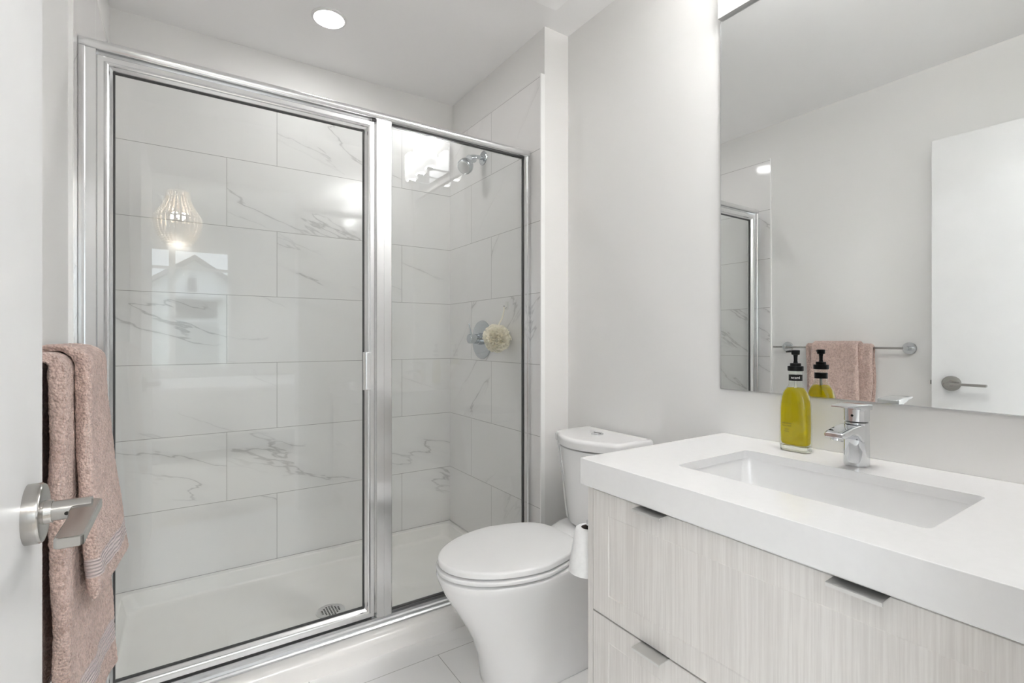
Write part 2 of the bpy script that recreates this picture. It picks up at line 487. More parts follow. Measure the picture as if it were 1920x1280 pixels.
# ------------------------------------------------------------------ shower pan
pan = thing('shower_pan', (0.514, 2.1, 0.0), 'low white acrylic shower tray under the glass enclosure', 'shower tray')
b = B()
ox0, ox1, oy0, oy1 = XL+0.002, XT-0.002, 1.705, YB-0.002
def lp(x0, x1, y0, y1, z, r=0.03): return [(x, y, z) for x, y in rrect(x0, x1, y0, y1, r, 5)]
L = [lp(ox0, ox1, oy0, oy1, 0.0005, 0.004), lp(ox0, ox1, oy0, oy1, 0.045, 0.004), lp(ox0, ox1, oy0+0.003, oy1, 0.058, 0.004),
     lp(ox0, ox1, oy0+0.012, oy1, 0.067, 0.005), lp(ox0+0.001, ox1-0.001, oy0+0.028, oy1-0.001, 0.0715, 0.006),
     lp(ox0+0.004, ox1-0.004, oy0+0.05, oy1-0.004, 0.0735, 0.008),
     lp(ox0+0.028, ox1-0.028, oy0+0.118, oy1-0.028, 0.0735, 0.03), lp(ox0+0.034, ox1-0.034, oy0+0.124, oy1-0.034, 0.069, 0.034),
     lp(ox0+0.048, ox1-0.048, oy0+0.138, oy1-0.046, 0.034, 0.045), lp(ox0+0.058, ox1-0.058, oy0+0.148, oy1-0.056, 0.026, 0.05),
     lp(ox0+0.08, ox1-0.08, oy0+0.17, oy1-0.08, 0.0235, 0.05), lp(0.42, 0.57, 1.99, 2.14, 0.019, 0.07)]
loft(b, L)
for v in b.verts:            # the rim stands a little higher along the back wall than at the kerb
    if v.co.y > 2.3 and 0.055 < v.co.z < 0.08: v.co.z += 0.0125
obj('basin', b, M['acrylic'], pan, angle=50)
dc = (0.495, 2.062, 0.0192)
b = B(); lathe(b, dc, (0, 0, 1), [(0, 0.056), (0.0025, 0.055), (0.0035, 0.05), (0.003, 0.046)], 48); drain = obj('drain', b, M['steel'], pan, label='round steel drain grate')
b = B()
for i in range(-3, 4):
    for j in range(-3, 4):
        x, y = i*0.0105, j*0.0105
        if x*x+y*y < 0.036**2: box(b, dc[0]+x-0.0029, dc[0]+x+0.0029, dc[1]+y-0.0029, dc[1]+y+0.0029, dc[2]+0.002, dc[2]+0.0036)
obj('drain_holes', b, M['darkhole'], drain)

# ------------------------------------------------------------------ shower enclosure
enc = thing('shower_enclosure', (0.514, YH, 0.0735), 'framed clear glass shower screen with chrome coloured rails and hinged door', 'shower screen')
x0, x1 = XL+0.001, XT-0.001
def along_x(bm, prof, xa, xb): sweep(bm, prof, lambda y, z: (xa, y, z), lambda y, z: (xb, y, z))
def along_z(bm, prof, za, zb): sweep(bm, prof, lambda x, y: (x, y, za), lambda x, y: (x, y, zb))
hd = []
for i in range(13):           # rounded front of the header
    a = -PI/2 + PI*i/12
    hd.append((YH-0.004-0.018*math.cos(a), 1.919+0.0155*math.sin(a)))
hd += [(YH+0.02, 1.9345), (YH+0.02, 1.899), (YH+0.012, 1.899), (YH+0.012, 1.905), (YH-0.004, 1.905)]
hd = hd[:]
b = B(); along_x(b, hd, x0, x1); obj('header_rail', b, M['alu'], enc, angle=25)
b = B()
bt = [(YH-0.034, 0.0736), (YH-0.034, 0.079), (YH-0.030, 0.083), (YH-0.024, 0.083), (YH-0.022, 0.090), (YH-0.016, 0.094), (YH-0.016, 0.104), (YH-0.011, 0.104),
      (YH-0.011, 0.098), (YH+0.008, 0.098), (YH+0.008, 0.110), (YH+0.016, 0.110), (YH+0.02, 0.0736)]
along_x(b, bt, x0, x1); obj('bottom_track', b, M['track'], enc, angle=20)
b = B(); along_z(b, [(x0, YH-0.02), (x0+0.012, YH-0.02), (x0+0.014, YH-0.016), (x0+0.036, YH-0.016), (x0+0.036, YH+0.016), (x0, YH+0.016)], 0.098, 1.905)
obj('wall_jamb', b, M['alu'], enc, angle=20)
b = B(); along_z(b, [(x1, YH-0.018), (x1-0.010, YH-0.018), (x1-0.012, YH-0.013), (x1-0.026, YH-0.013), (x1-0.026, YH+0.013), (x1, YH+0.013)], 0.098, 1.905)
obj('wall_jamb', b, M['alu'], enc, angle=20)
b = B(); along_z(b, [(0.583, YH-0.02), (0.607, YH-0.02), (0.6075, YH-0.0185), (0.6095, YH-0.0185), (0.610, YH-0.02), (0.637, YH-0.02), (0.640, YH-0.017), (0.640, YH+0.016), (0.583, YH+0.016)], 0.1045, 1.9035)
obj('center_post', b, M['alu'], enc, angle=20)
b = B(); box(b, 0.6405, x1-0.0265, YH-0.003, YH+0.003, 0.109, 1.904); fp = obj('fixed_pane', b, M['glass'], enc, label='narrow fixed clear glass pane')
b = B()
for q in ((0.6405, 0.6435, 0.111, 1.9), (x1-0.0295, x1-0.0265, 0.111, 1.9)): box(b, q[0], q[1], YH-0.006, YH+0.006, q[2], q[3])
box(b, 0.6405, x1-0.0265, YH-0.006, YH+0.006, 0.1105, 0.1145); box(b, 0.6405, x1-0.0265, YH-0.006, YH+0.006, 1.9, 1.9045)
obj('gasket', b, M['gasket'], fp)
# hinged door: mitred frame
dx0, dx1, dz0, dz1 = -0.197, 0.577, 0.1115, 1.893
def mitre(bm, X0, X1, Z0, Z1, prof):
    loops = []
    for cx, cz, sx, sz in ((X0, Z0, 1, 1), (X1, Z0, -1, 1), (X1, Z1, -1, -1), (X0, Z1, 1, -1)):
        loops.append([(cx+sx*o, y, cz+sz*o) for o, y in prof])
    loops.append(loops[0])
    R = [[bm.verts.new(p) for p in L] for L in loops[:4]]; R.append(R[0]); n = len(prof)
    for a, c in zip(R, R[1:]):
        for i in range(n):
            j = (i+1) % n; bm.faces.new((a[i], a[j], c[j], c[i]))
pf = [(0, YH+0.012), (0, YH-0.012), (0.002, YH-0.014), (0.015, YH-0.014), (0.017, YH-0.017), (0.020, YH-0.0215), (0.024, YH-0.023), (0.027, YH-0.0215),
      (0.0285, YH-0.017), (0.031, YH-0.014), (0.0345, YH-0.010), (0.036, YH-0.006), (0.036, YH+0.012)]
b = B(); mitre(b, dx0, dx1, dz0, dz1, pf); sdoor = obj('shower_door', b, M['alu'], enc, angle=18, label='wide hinged glass shower door')
b = B(); box(b, dx0+0.0365, dx1-0.0365, YH-0.003, YH+0.003, dz0+0.0365, dz1-0.0365); obj('glass_pane', b, M['glass'], sdoor)
b = B(); mitre(b, dx0+0.0362, dx1-0.0362, dz0+0.0362, dz1-0.0362, [(0, YH-0.0055), (0, YH+0.0055), (0.0028, YH+0.0055), (0.0028, YH-0.0055)]); obj('gasket', b, M['gasket'], sdoor)
b = B()
hp = [(0.5435, YH-0.012), (0.5435, YH-0.024), (0.538, YH-0.030), (0.531, YH-0.031), (0.5295, YH-0.028), (0.537, YH-0.026), (0.539, YH-0.022), (0.539, YH-0.008), (0.5415, YH-0.006)]
along_z(b, hp, 0.93, 1.064)
box(b, 0.5435, 0.56, YH-0.026, YH-0.013, 0.93, 1.064, 0.002); obj('pull_handle', b, M['alu'], sdoor)
b = B(); box(b, 0.5695, 0.5815, YH-0.014, YH-0.006, 1.8955, 1.9035, 0.001); obj('pivot', b, M['gasket'], sdoor)
b = B(); box(b, dx0+0.01, dx1-0.01, YH-0.009, YH-0.004, 0.1045, 0.1118); obj('sweep_seal', b, M['gasket'], sdoor)

# ------------------------------------------------------------------ shower fittings
sh = thing('showerhead', (XT, 2.168, 2.02), 'chrome shower head on a short arm high on the tiled side wall', 'shower head')
b = B(); lathe(b, (XT, 2.168, 2.022), (-1, 0, 0), [(0, 0.036), (0.004, 0.035), (0.009, 0.027), (0.012, 0.014)], 40); obj('flange', b, M['chrome_shower'], sh)
b = B(); tube(b, [(XT-0.008, 2.168, 2.022), (1.235, 2.168, 2.022), (1.215, 2.166, 2.018), (1.20, 2.163, 2.008), (1.178, 2.158, 1.986)], 0.0105); obj('arm', b, M['chrome_shower'], sh)
hdir = Vector((-0.66, -0.34, -0.67)).normalized()
hb = Vector((1.182, 2.156, 1.988))
b = B(); lathe(b, hb+hdir*-0.026+Vector((0.012, 0.002, 0.004)), hdir+Vector((-0.3, 0.1, 0.35)), [(0, 0.013), (0.002, 0.019)] + [(0.004+0.0035*i, 0.0195 if i % 2 else 0.0180) for i in range(9)] + [(0.036, 0.0205), (0.039, 0.020), (0.04, 0.010)], 28); obj('swivel_collar', b, M['chrome_shower'], sh)
b = B(); hs = hb+hdir*0.008
lathe(b, hs, hdir, [(0, 0.009), (0.008, 0.0095), (0.012, 0.013), (0.016, 0.022), (0.024, 0.031), (0.035, 0.037), (0.048, 0.0395), (0.058, 0.0385), (0.063, 0.036), (0.065, 0.033)], 40)
spray = obj('spray_head', b, M['chrome_shower'], sh)
b = B()
d_, u_, v_ = frame_of(hdir)
lathe(b, hs+hdir*0.0645, hdir, [(0, 0.0325), (0.0022, 0.031), (0.003, 0.0)], 36); face = obj('spray_face', b, M['steel'], spray)
sn = thing('shower_valve', (XT, 2.18, 1.105), 'round chrome shower valve with lever on the tiled side wall', 'shower valve')
b = B(); lathe(b, (XT, 2.18, 1.107), (-1, 0, 0), [(0, 0.098), (0.003, 0.0975), (0.006, 0.092), (0.0085, 0.08), (0.0095, 0.05), (0.0098, 0.03)], 64); obj('escutcheon', b, M['chrome_shower'], sn)
b = B(); lathe(b, (XT-0.008, 2.18, 1.112), (-1, 0, 0), [(0, 0.03), (0.02, 0.029), (0.022, 0.0255)], 36); obj('sleeve', b, M['chrome_shower'], sn)
b = B(); lathe(b, (XT-0.029, 2.18, 1.112), (-1, 0, 0), [(0, 0.022), (0.002, 0.024), (0.045, 0.024), (0.0475, 0.0225), (0.049, 0.019)], 36); kn = obj('control_handle', b, M['chrome_shower'], sn)
b = B(); tube(b, [(XT-0.064, 2.18, 1.132), (XT-0.0665, 2.183, 1.155), (XT-0.072, 2.187, 1.188)], [0.0045, 0.0038, 0.0032], 12); obj('lever', b, M['chrome_shower'], kn)

hk = thing('adhesive_hook', (XT, 1.947, 1.25), 'small clear hook stuck to the shower tile above the sponge', 'hook')
b = B(); box(b, XT-0.004, XT, 1.938, 1.956, 1.247, 1.285, 0.0015); obj('plate', b, M['clearhook'], hk)
b = B(); tube(b, [(XT-0.004, 1.947, 1.256), (XT-0.012, 1.947, 1.252), (XT-0.017, 1.947, 1.258), (XT-0.018, 1.947, 1.266)], 0.0025, 10); obj('peg', b, M['chrome'], hk)
lf = thing('bath_sponge', (1.205, 1.933, 1.05), 'cream mesh bath sponge hanging by its cord beside the shower valve', 'bath sponge')
b = B(); lc = Vector((1.198, 1.932, 1.113))
rnd = random.Random(3)
for i in range(150):       # ruffled leaves of mesh round a core
    th = math.acos(1-2*(i+0.5)/150); ph = PI*(1+5**0.5)*i
    dr = Vector((math.sin(th)*math.cos(ph), math.sin(th)*math.sin(ph), math.cos(th)))
    d, u, v = frame_of(dr); a0 = rnd.uniform(0, 2*PI); u2 = u*math.cos(a0)+v*math.sin(a0); v2 = d.cross(u2)
    n = 11; rows = []; tip = rnd.uniform(-0.004, 0.005); wid = rnd.uniform(0.85, 1.3); tw = rnd.uniform(-0.35, 0.35)
    for k in range(4):
        row = []
        for j in range(n):
            s = (j/(n-1)-0.5)*2
            wv = 0.0105*math.sin(j*1.5+i*2.1)*k/3 + tw*0.012*k/3
            row.append(bm_v := b.verts.new(lc + d*(0.036+(0.0085+tip*0.5)*k-0.010*s*s) + u2*(s*wid*(0.013+0.004*k)) + v2*(wv+0.006*math.cos(s*2+i))))
        rows.append(row)
    for r0, r1 in zip(rows, rows[1:]):
        for j in range(n-1): b.faces.new((r0[j], r0[j+1], r1[j+1], r1[j]))
bmesh.ops.create_icosphere(b, subdivisions=3, radius=0.040, matrix=Matrix.Translation(lc))
obj('ruffle', b, M['loofah'], lf, angle=80, wn=False)
b = B()
for o in (-0.003, 0.003):
    tube(b, [(1.2, 1.932+o, 1.165), (1.232, 1.938+o, 1.21), (1.2465, 1.945+o*0.8, 1.2535)], 0.0016, 8)
tube(b, [(1.2465, 1.9425, 1.253), (1.2455, 1.9445, 1.2585), (1.2455, 1.9495, 1.2585), (1.2465, 1.9515, 1.253)], 0.0016, 8)
obj('cord', b, M['loofah'], lf)

# ------------------------------------------------------------------ ceiling fittings
dl = thing('downlight', (0.506, 2.135, ZC-0.012), 'round recessed ceiling light shining over the shower', 'ceiling light')
b = B(); lathe(b, (0.506, 2.135, ZC), (0, 0, -1), [(0, 0.070), (0.003, 0.070), (0.006, 0.066), (0.007, 0.060), (0.004, 0.056), (0.0035, 0.051)], 64); obj('trim_ring', b, M['white'], dl)
b = B(); lathe(b, (0.506, 2.135, ZC-0.003), (0, 0, -1), [(0, 0.0525), (0.0022, 0.0525)], 56); obj('lens', b, M['lens'], dl)
fan = thing('exhaust_fan', (1.10, 1.42, ZC-0.03), 'square white ceiling exhaust fan cover near the shower corner', 'exhaust fan')
b = B(); loft(b, [[(x, y, z) for x, y in rrect(0.955+i, 1.247-i, 1.27+i, 1.562-i, 0.012, 5)] for z, i in ((ZC, 0.0), (ZC-0.012, 0.0), (ZC-0.02, 0.004), (ZC-0.022, 0.012))]); obj('cover', b, M['fanw'], fan)
b = B()
for k in range(5): box(b, 1.0, 1.2, 1.31+k*0.034, 1.316+k*0.034, ZC-0.0226, ZC-0.0215)
obj('slots', b, M['gasket'], fan)

# ------------------------------------------------------------------ mirror and vanity lamp
b = B(); box(b, XR-0.007, XR-0.0005, 0.17, 0.9365, 0.9555, 2.1075, 0.0006, 1)
mir = tag(obj('wall_mirror', b, M['mirror']), 'large frameless wall mirror above the vanity', 'mirror')
b = B(); box(b, XR-0.0072, XR-0.0004, 0.9366, 0.9382, 0.9545, 2.1075); box(b, XR-0.0078, XR-0.0004, 0.17, 0.9382, 0.9535, 0.9553); obj('edge_channel', b, M['steel'], mir, label='thin steel edge channel')

vl = thing('vanity_light', (1.393, 0.55, 2.22), 'three shade chrome vanity lamp on the board above the mirror', 'wall lamp')
b = B(); box(b, 1.372, 1.393, 0.315, 0.785, 2.145, 2.305, 0.004); obj('backplate', b, M['chrome'], vl)
for yc in (0.40, 0.55, 0.70):
    b = B()
    pr = lambda s, z: [(1.283+x*s, yc+y*s, z) for x, y in rrect(-0.034, 0.034, -0.048, 0.048, 0.022, 7)]
    loft(b, [pr(0.86, 2.182), pr(0.97, 2.186), pr(1.0, 2.194), pr(1.0, 2.345), pr(0.97, 2.353), pr(0.8, 2.355)])
    s_ = obj('lamp_shade', b, M['shade'], vl)
    # the light that leaves each shade through its open top and bottom
    for zz, rx, wt in ((2.358, PI, 6.6), (2.179, 0, 2.6)):
        d_l = bpy.data.lights.new('shade_opening', 'AREA'); d_l.shape = 'ELLIPSE'; d_l.size = 0.05; d_l.size_y = 0.08; d_l.energy = wt; d_l.color = (1.0, 0.992, 0.98)
        o_l = bpy.data.objects.new('shade_opening', d_l); COL.objects.link(o_l); o_l.location = (1.283, yc, zz); o_l.rotation_euler = (rx, 0, 0)
    b = B(); cyl(b, (1.372, yc, 2.172), (1.283, yc, 2.172), 0.006, 14); lathe(b, (1.283, yc, 2.164), (0, 0, 1), [(0, 0.018), (0.004, 0.022), (0.0175, 0.022)], 28); obj('shade_arm', b, M['chrome'], vl)

# ------------------------------------------------------------------ vanity
VY0, VY1 = 0.118, 0.928
van = thing('vanity_cabinet', (1.13, 0.5225, 0.0), 'pale streaked wood vanity cabinet with wide drawers under the white counter', 'cabinet')
b = B(); box(b, 0.8425, XR-0.001, VY1-0.0185, VY1, 0.0, 0.7515, 0.0008); obj('side_panel', b, M['cab'], van)
b = B(); box(b, 0.8425, XR-0.001, VY0, VY0+0.0185, 0.0, 0.7515, 0.0008); obj('side_panel', b, M['cab'], van)
b = B(); box(b, 0.862, XR-0.002, VY0+0.019, VY1-0.019, 0.10, 0.12); box(b, 0.90, 0.918, VY0+0.019, VY1-0.019, 0.0, 0.10)
box(b, 0.8635, 0.878, VY0+0.019, VY1-0.019, 0.12, 0.751); obj('carcass', b, M['cabin'], van)
dy0, dy1 = VY0+0.0205, VY1-0.0205
def drawer(z0, z1):
    b = B(); F = 0.8405
    def rect(x, i): return [(x, dy0+i, z0+i), (x, dy1-i, z0+i), (x, dy1-i, z1-i), (x, dy0+i, z1-i)]
    loft(b, [rect(0.8615, 0), rect(F+0.0012, 0), rect(F, 0.0012), rect(F, 0.052), rect(F+0.0015, 0.0545)])
    d = obj('drawer', b, M['cab'], van, angle=20)
    for yc in (0.717, 0.328):
        h = B(); tp = z1+0.0018
        pr = [(0.855, tp), (0.8135, tp-0.0015), (0.8105, tp-0.0025), (0.8105, tp-0.0078), (0.8118, tp-0.0082), (0.8128, tp-0.0042), (0.8145, tp-0.0033), (0.855, tp-0.0016)]
        sweep(h, pr, lambda x, z: (x, yc-0.037, z), lambda x, z: (x, yc+0.037, z))
        obj('drawer_pull', h, M['pull'], d, angle=25)
    return d
drawer(0.4475, 0.7425); drawer(0.108, 0.4435)

# counter
ZT = 0.817
ct = B()
def cap_with_hole(bm, outer, inner, z):
    vo = [bm.verts.new((x, y, z)) for x, y in outer]; vi = [bm.verts.new((x, y, z)) for x, y in inner]
    es = [bm.edges.new((L[i], L[(i+1) % len(L)])) for L in (vo, vi) for i in range(len(L))]
    bmesh.ops.triangle_fill(bm, use_beauty=True, edges=es)
    return vo, vi
CX0, CX1, CY0, CY1 = 0.8187, XR-0.0015, YF+0.002, 0.932
SX0, SX1, SY0, SY1 = 0.956, 1.241, 0.281, 0.751
e = 0.0022
hole = rrect(SX0, SX1, SY0, SY1, 0.014, 5)
def orect(i, r): return rrect(CX0+i, CX1, CY0, CY1-i, r, 3)
vo, vi = cap_with_hole(ct, orect(e, 0.003), hole, ZT)
vo2 = [ct.verts.new((x, y, ZT-0.0007)) for x, y in orect(e*0.3, 0.0036)]
vo3 = [ct.verts.new((x, y, ZT-e)) for x, y in orect(0, 0.004)]
vo4 = [ct.verts.new((x, y, 0.7545)) for x, y in orect(0, 0.004)]
vo5 = [ct.verts.new((x, y, 0.752)) for x, y in orect(e, 0.003)]
vo6 = [ct.verts.new((x, y, 0.752)) for x, y in rrect(CX0+0.02, CX1, CY0, CY1-0.02, 0.002, 3)]
vo7 = [ct.verts.new((x, y, 0.797)) for x, y in rrect(CX0+0.02, CX1, CY0, CY1-0.02, 0.002, 3)]
n = len(vo)
for a, c in ((vo, vo2), (vo2, vo3), (vo3, vo4), (vo4, vo5), (vo5, vo6), (vo6, vo7)):
    for i in range(n):
        j = (i+1) % n; ct.faces.new((a[i], a[j], c[j], c[i]))
vi2 = [ct.verts.new((x, y, 0.797)) for x, y in hole]
for i in range(len(vi)):
    j = (i+1) % len(vi); ct.faces.new((vi[i], vi[j], vi2[j], vi2[i]))
es = [ct.edges.get((L[i], L[(i+1) % len(L)])) for L in (vo7, vi2) for i in range(len(L))]
bmesh.ops.triangle_fill(ct, use_beauty=True, edges=es)
cto = tag(obj('countertop', ct, M['quartz'], angle=30), 'thick white quartz counter with a rectangular sink cut-out on the vanity', 'countertop')

# sink
snk = thing('sink', (1.1, 0.516, 0.66), 'white rectangular undermount sink set in the vanity counter', 'sink')
b = B()
def sr(i, z, r, back=0.0): return [(x, y, z) for x, y in rrect(SX0-0.004+i, SX1+0.004-i-back, SY0-0.004+i, SY1+0.004-i, r, 6)]
loft(b, [sr(-0.02, 0.7965, 0.02), sr(0.0, 0.7965, 0.018), sr(0.002, 0.79, 0.02), sr(0.008, 0.74, 0.03), sr(0.014, 0.70, 0.038), sr(0.024, 0.682, 0.045), sr(0.045, 0.674, 0.05), sr(0.11, 0.669, 0.03)], cap0=False)
loft(b, [sr(-0.02, 0.7965, 0.02), sr(-0.02, 0.788, 0.02), sr(-0.008, 0.78, 0.025), sr(0.0, 0.70, 0.04), sr(0.03, 0.664, 0.05), sr(0.11, 0.66, 0.03)], cap0=False)
obj('bowl', b, M['porcelain'], snk, angle=50)
b = B(); lathe(b, (1.1, 0.516, 0.6692), (0, 0, 1), [(0, 0.031), (0.002, 0.03), (0.003, 0.024), (0.001, 0.021), (0.004, 0.018), (0.0055, 0.0)], 40); obj('drain', b, M['chrome'], snk)

# faucet
fx, fy = 1.307, 0.520
fc = thing('faucet', (fx, fy, ZT), 'chrome single lever faucet standing behind the sink', 'faucet')
b = B()
def fr(z, hx, hy, r, ox=0): return [(fx+ox+x, fy+y, z) for x, y in rrect(-hx, hx, -hy, hy, r, 7)]
loft(b, [fr(ZT+0.0003, 0.0255, 0.0235, 0.02), fr(ZT+0.003, 0.026, 0.024, 0.02), fr(ZT+0.05, 0.0255, 0.0235, 0.02), fr(ZT+0.085, 0.025, 0.0235, 0.02), fr(ZT+0.1005, 0.0245, 0.023, 0.02), fr(ZT+0.1015, 0.022, 0.021, 0.018)])
obj('body', b, M['chrome'], fc, angle=40)
b = B()
secs = []
for s, xw, zt, zb, hy in ((0, 1.30, 0.0985, 0.050, 0.0215), (1, 1.282, 0.0985, 0.062, 0.0215), (2, 1.265, 0.0975, 0.074, 0.0215), (3, 1.24, 0.0955, 0.078, 0.0215), (4, 1.222, 0.0925, 0.076, 0.0213), (5, 1.204, 0.0895, 0.0735, 0.021), (6, 1.196, 0.087, 0.0745, 0.020), (7, 1.193, 0.0845, 0.0775, 0.018)):
    secs.append([(xw, fy+y, ZT+z) for y, z in rrect(-hy, hy, zb, zt, min(0.006, (zt-zb)*0.45), 4)])
loft(b, secs); sp = obj('spout', b, M['chrome'], fc, angle=40)
b = B(); lathe(b, (1.211, fy, ZT+0.0745), (-0.18, 0, -1), [(0, 0.0125), (0.007, 0.0125), (0.008, 0.011)], 28); obj('aerator', b, M['chrome'], sp)
b = B()
loft(b, [fr(ZT+0.1025, 0.0225, 0.0215, 0.017), fr(ZT+0.1035, 0.024, 0.023, 0.017), fr(ZT+0.128, 0.024, 0.023, 0.016), fr(ZT+0.134, 0.024, 0.0232, 0.014)])
hn = obj('handle', b, M['chrome'], fc, angle=40)
b = B()
secs = []
for xw, zt, zb, hy in ((1.333, 0.139, 0.130, 0.021), (1.330, 0.1415, 0.128, 0.0232), (1.31, 0.1435, 0.128, 0.0236), (1.285, 0.1445, 0.131, 0.0234), (1.26, 0.1445, 0.1365, 0.0228), (1.240, 0.1440, 0.1385, 0.0215), (1.228, 0.1435, 0.1395, 0.0195), (1.221, 0.143, 0.1405, 0.017)):
    secs.append([(xw, fy+y, ZT+z) for y, z in rrect(-hy, hy, zb, zt, min(0.003, (zt-zb)*0.45), 3)])
loft(b, secs); obj('lever', b, M['chrome'], hn, angle=40)
b = B(); lathe(b, (fx-0.0235, fy, ZT+0.117), (-1, 0, 0), [(0, 0.0028), (0.0008, 0.0028), (0.0012, 0.0018)], 16); obj('temperature_mark', b, M['black'], hn)
b = B(); cyl(b, (fx+0.025, fy-0.001, ZT+0.028), (fx+0.046, fy-0.001, ZT+0.028), 0.0016, 10); cyl(b, (fx+0.046, fy-0.001, ZT+0.028), (fx+0.051, fy-0.001, ZT+0.028), 0.0032, 12); obj('pop_up_rod', b, M['chrome'], fc)

# soap bottle
bx, by = 1.338, 0.674
bo = thing('soap_dispenser', (bx, by, ZT), 'yellow-green liquid soap bottle with black pump on the counter beside the faucet', 'soap dispenser')
def sup(hx, hy, z, ex=3.2, n=56):
    pts = []
    for i in range(n):
        a = 2*PI*i/n; c, s = math.cos(a), math.sin(a)
        pts.append((bx+hx*math.copysign(abs(c)**(2/ex), c), by+hy*math.copysign(abs(s)**(2/ex), s), z))
    return pts
def bsec(off, zlo, zhi_list):
    return [sup(hx-off, hy-off, z, ex) for z, hx, hy, ex in zhi_list]
outer = [(ZT+0.0004, 0.0175, 0.034, 4.0), (ZT+0.003, 0.0195, 0.0362, 4.0), (ZT+0.02, 0.0203, 0.037, 4.0), (ZT+0.06, 0.0203, 0.0368, 3.8), (ZT+0.111, 0.0201, 0.0365, 3.6),
         (ZT+0.126, 0.0200, 0.0357, 3.3), (ZT+0.139, 0.0199, 0.0343, 2.9), (ZT+0.150, 0.0196, 0.0313, 2.6), (ZT+0.159, 0.0190, 0.0267, 2.3), (ZT+0.1655, 0.0180, 0.0214, 2.1), (ZT+0.171, 0.0164, 0.0168, 2.0), (ZT+0.176, 0.0157, 0.0157, 2.0), (ZT+0.2092, 0.0155, 0.0155, 2.0)]
b = B(); loft(b, [sup(hx, hy, z, ex) for z, hx, hy, ex in outer]); bottle = obj('glass_body', b, M['bglass'], bo, angle=60, label='clear glass bottle')
inner = [(ZT+0.0165, 0.012, 0.027, 3.0), (ZT+0.0185, 0.0158, 0.0315, 3.6), (ZT+0.024, 0.0176, 0.0340, 3.6)] + [(z, hx-0.0022, hy-0.0022, ex) for z, hx, hy, ex in outer[3:10]]
b = B(); loft(b, [sup(hx, hy, z, ex) for z, hx, hy, ex in inner]); liq = obj('soap', b, M['soap'], bo, angle=60, label='yellow-green liquid soap')
b = B(); cyl(b, (bx, by, ZT+0.02), (bx, by, ZT+0.2), 0.0032, 12); obj('dip_tube', b, M['clearhook'], bo)
b = B(); loft(b, [sup(0.0186, 0.0353, ZT+0.0016, 4.0), sup(0.0194, 0.0361, ZT+0.004, 4.0), sup(0.0194, 0.0361, ZT+0.0145, 4.0), sup(0.0150, 0.031, ZT+0.0155, 3.6)]); obj('glass_base', b, M['thickglass'], bo, angle=60, label='thick clear glass base')
b = B(); lathe(b, (bx, by, ZT+0.1842), (0, 0, 1), [(0, 0.0157), (0.0, 0.0160), (0.0154, 0.0160), (0.0154, 0.0157)], 40); nb = obj('neck_band', b, M['black'], bo, label='black paper neck band with small white lettering')
pm = B()
lathe(pm, (bx, by, ZT+0.2095), (0, 0, 1), [(0, 0.0178), (0.001, 0.0186), (0.0115, 0.0186), (0.0125, 0.018), (0.0127, 0.0128), (0.0195, 0.0126), (0.0203, 0.0115), (0.0206, 0.0055), (0.026, 0.0044), (0.036, 0.0046), (0.042, 0.0056)], 40)
pump = obj('pump', pm, M['black'], bo, angle=40, label='black pump')
b = B()
lathe(b, (bx, by, ZT+0.2515), (0, 0, 1), [(0, 0.008), (0.001, 0.0096), (0.0105, 0.0102), (0.012, 0.0098), (0.0125, 0.007), (0.0126, 0.0)], 28)
ndir = Vector((-0.62, 0.79, 0)).normalized()
tube(b, [Vector((bx, by, ZT+0.2605))+ndir*0.004, Vector((bx, by, ZT+0.2607))+ndir*0.014, Vector((bx, by, ZT+0.2595))+ndir*0.0225], [0.0034, 0.003, 0.0022], 12)
obj('pump_head', b, M['black'], pump)
def face_minus_x(x, y, z):   # text standing on a face whose normal is -x (read from the room)
    return Matrix(((0, 0, -1, x), (-1, 0, 0, y), (0, 1, 0, z), (0, 0, 0, 1)))
def curved(bm, r, cz):
    for v in bm.verts:
        a = v.co.x/r; rr = r+v.co.z
        # a=0 faces the room (-x, slightly -y)
        ang = math.radians(206)+a
        v.co = Vector((bx+rr*math.cos(ang), by+rr*math.sin(ang), cz+v.co.y))
t_ = text_bm('ncaml', 0.0095, 0.00012, Matrix.Identity(4)); curved(t_, 0.0161, ZT+0.1895); obj('lettering', t_, M['inkw'], nb)
b = B()
for i, (s, z, sz) in enumerate((('wild lemon', 0.0715, 0.0056), ('hand wash', 0.0655, 0.0056), ('savon', 0.0565, 0.0048), ('mains', 0.0510, 0.0052))):
    t2 = text_bm(s, sz, 0.00006, face_minus_x(bx-0.0209, by+0.012, ZT+z))
    me = bpy.data.meshes.new('t'); t2.to_mesh(me); t2.free(); b.from_mesh(me); bpy.data.meshes.remove(me)
obj('lettering', b, M['ink'], bottle)

# ------------------------------------------------------------------ toilet paper on its holder
hx, hy = 0.889, 0.977
th = thing('paper_holder', (hx, VY1, 0.49), 'chrome upright paper holder on the vanity side panel', 'paper holder')
b = B(); lathe(b, (hx, VY1+0.0003, 0.492), (0, 1, 0), [(0, 0.018), (0.004, 0.018), (0.006, 0.016)], 28); obj('mounting_plate', b, M['chrome'], th)
b = B(); tube(b, [(hx, VY1+0.004, 0.492), (hx, hy-0.008, 0.492), (hx, hy-0.002, 0.4945), (hx, hy, 0.501), (hx, hy, 0.56), (hx, hy, 0.634)], 0.0055, 14); obj('post', b, M['chrome'], th)
pr_ = thing('toilet_paper_roll', (hx, hy, 0.503), 'white toilet paper roll on the upright holder between vanity and toilet', 'toilet paper')
b = B(); lathe(b, (hx, hy, 0.504), (0, 0, 1), [(0.004, 0.019), (0.0, 0.0515), (0.0, 0.0523), (0.03, 0.0475), (0.075, 0.0405), (0.102, 0.036), (0.110, 0.033), (0.1125, 0.0285), (0.113, 0.0205), (0.1125, 0.0192), (0.09, 0.019), (0.004, 0.019)], 48, cap=False); obj('paper', b, M['paper'], pr_, angle=50)
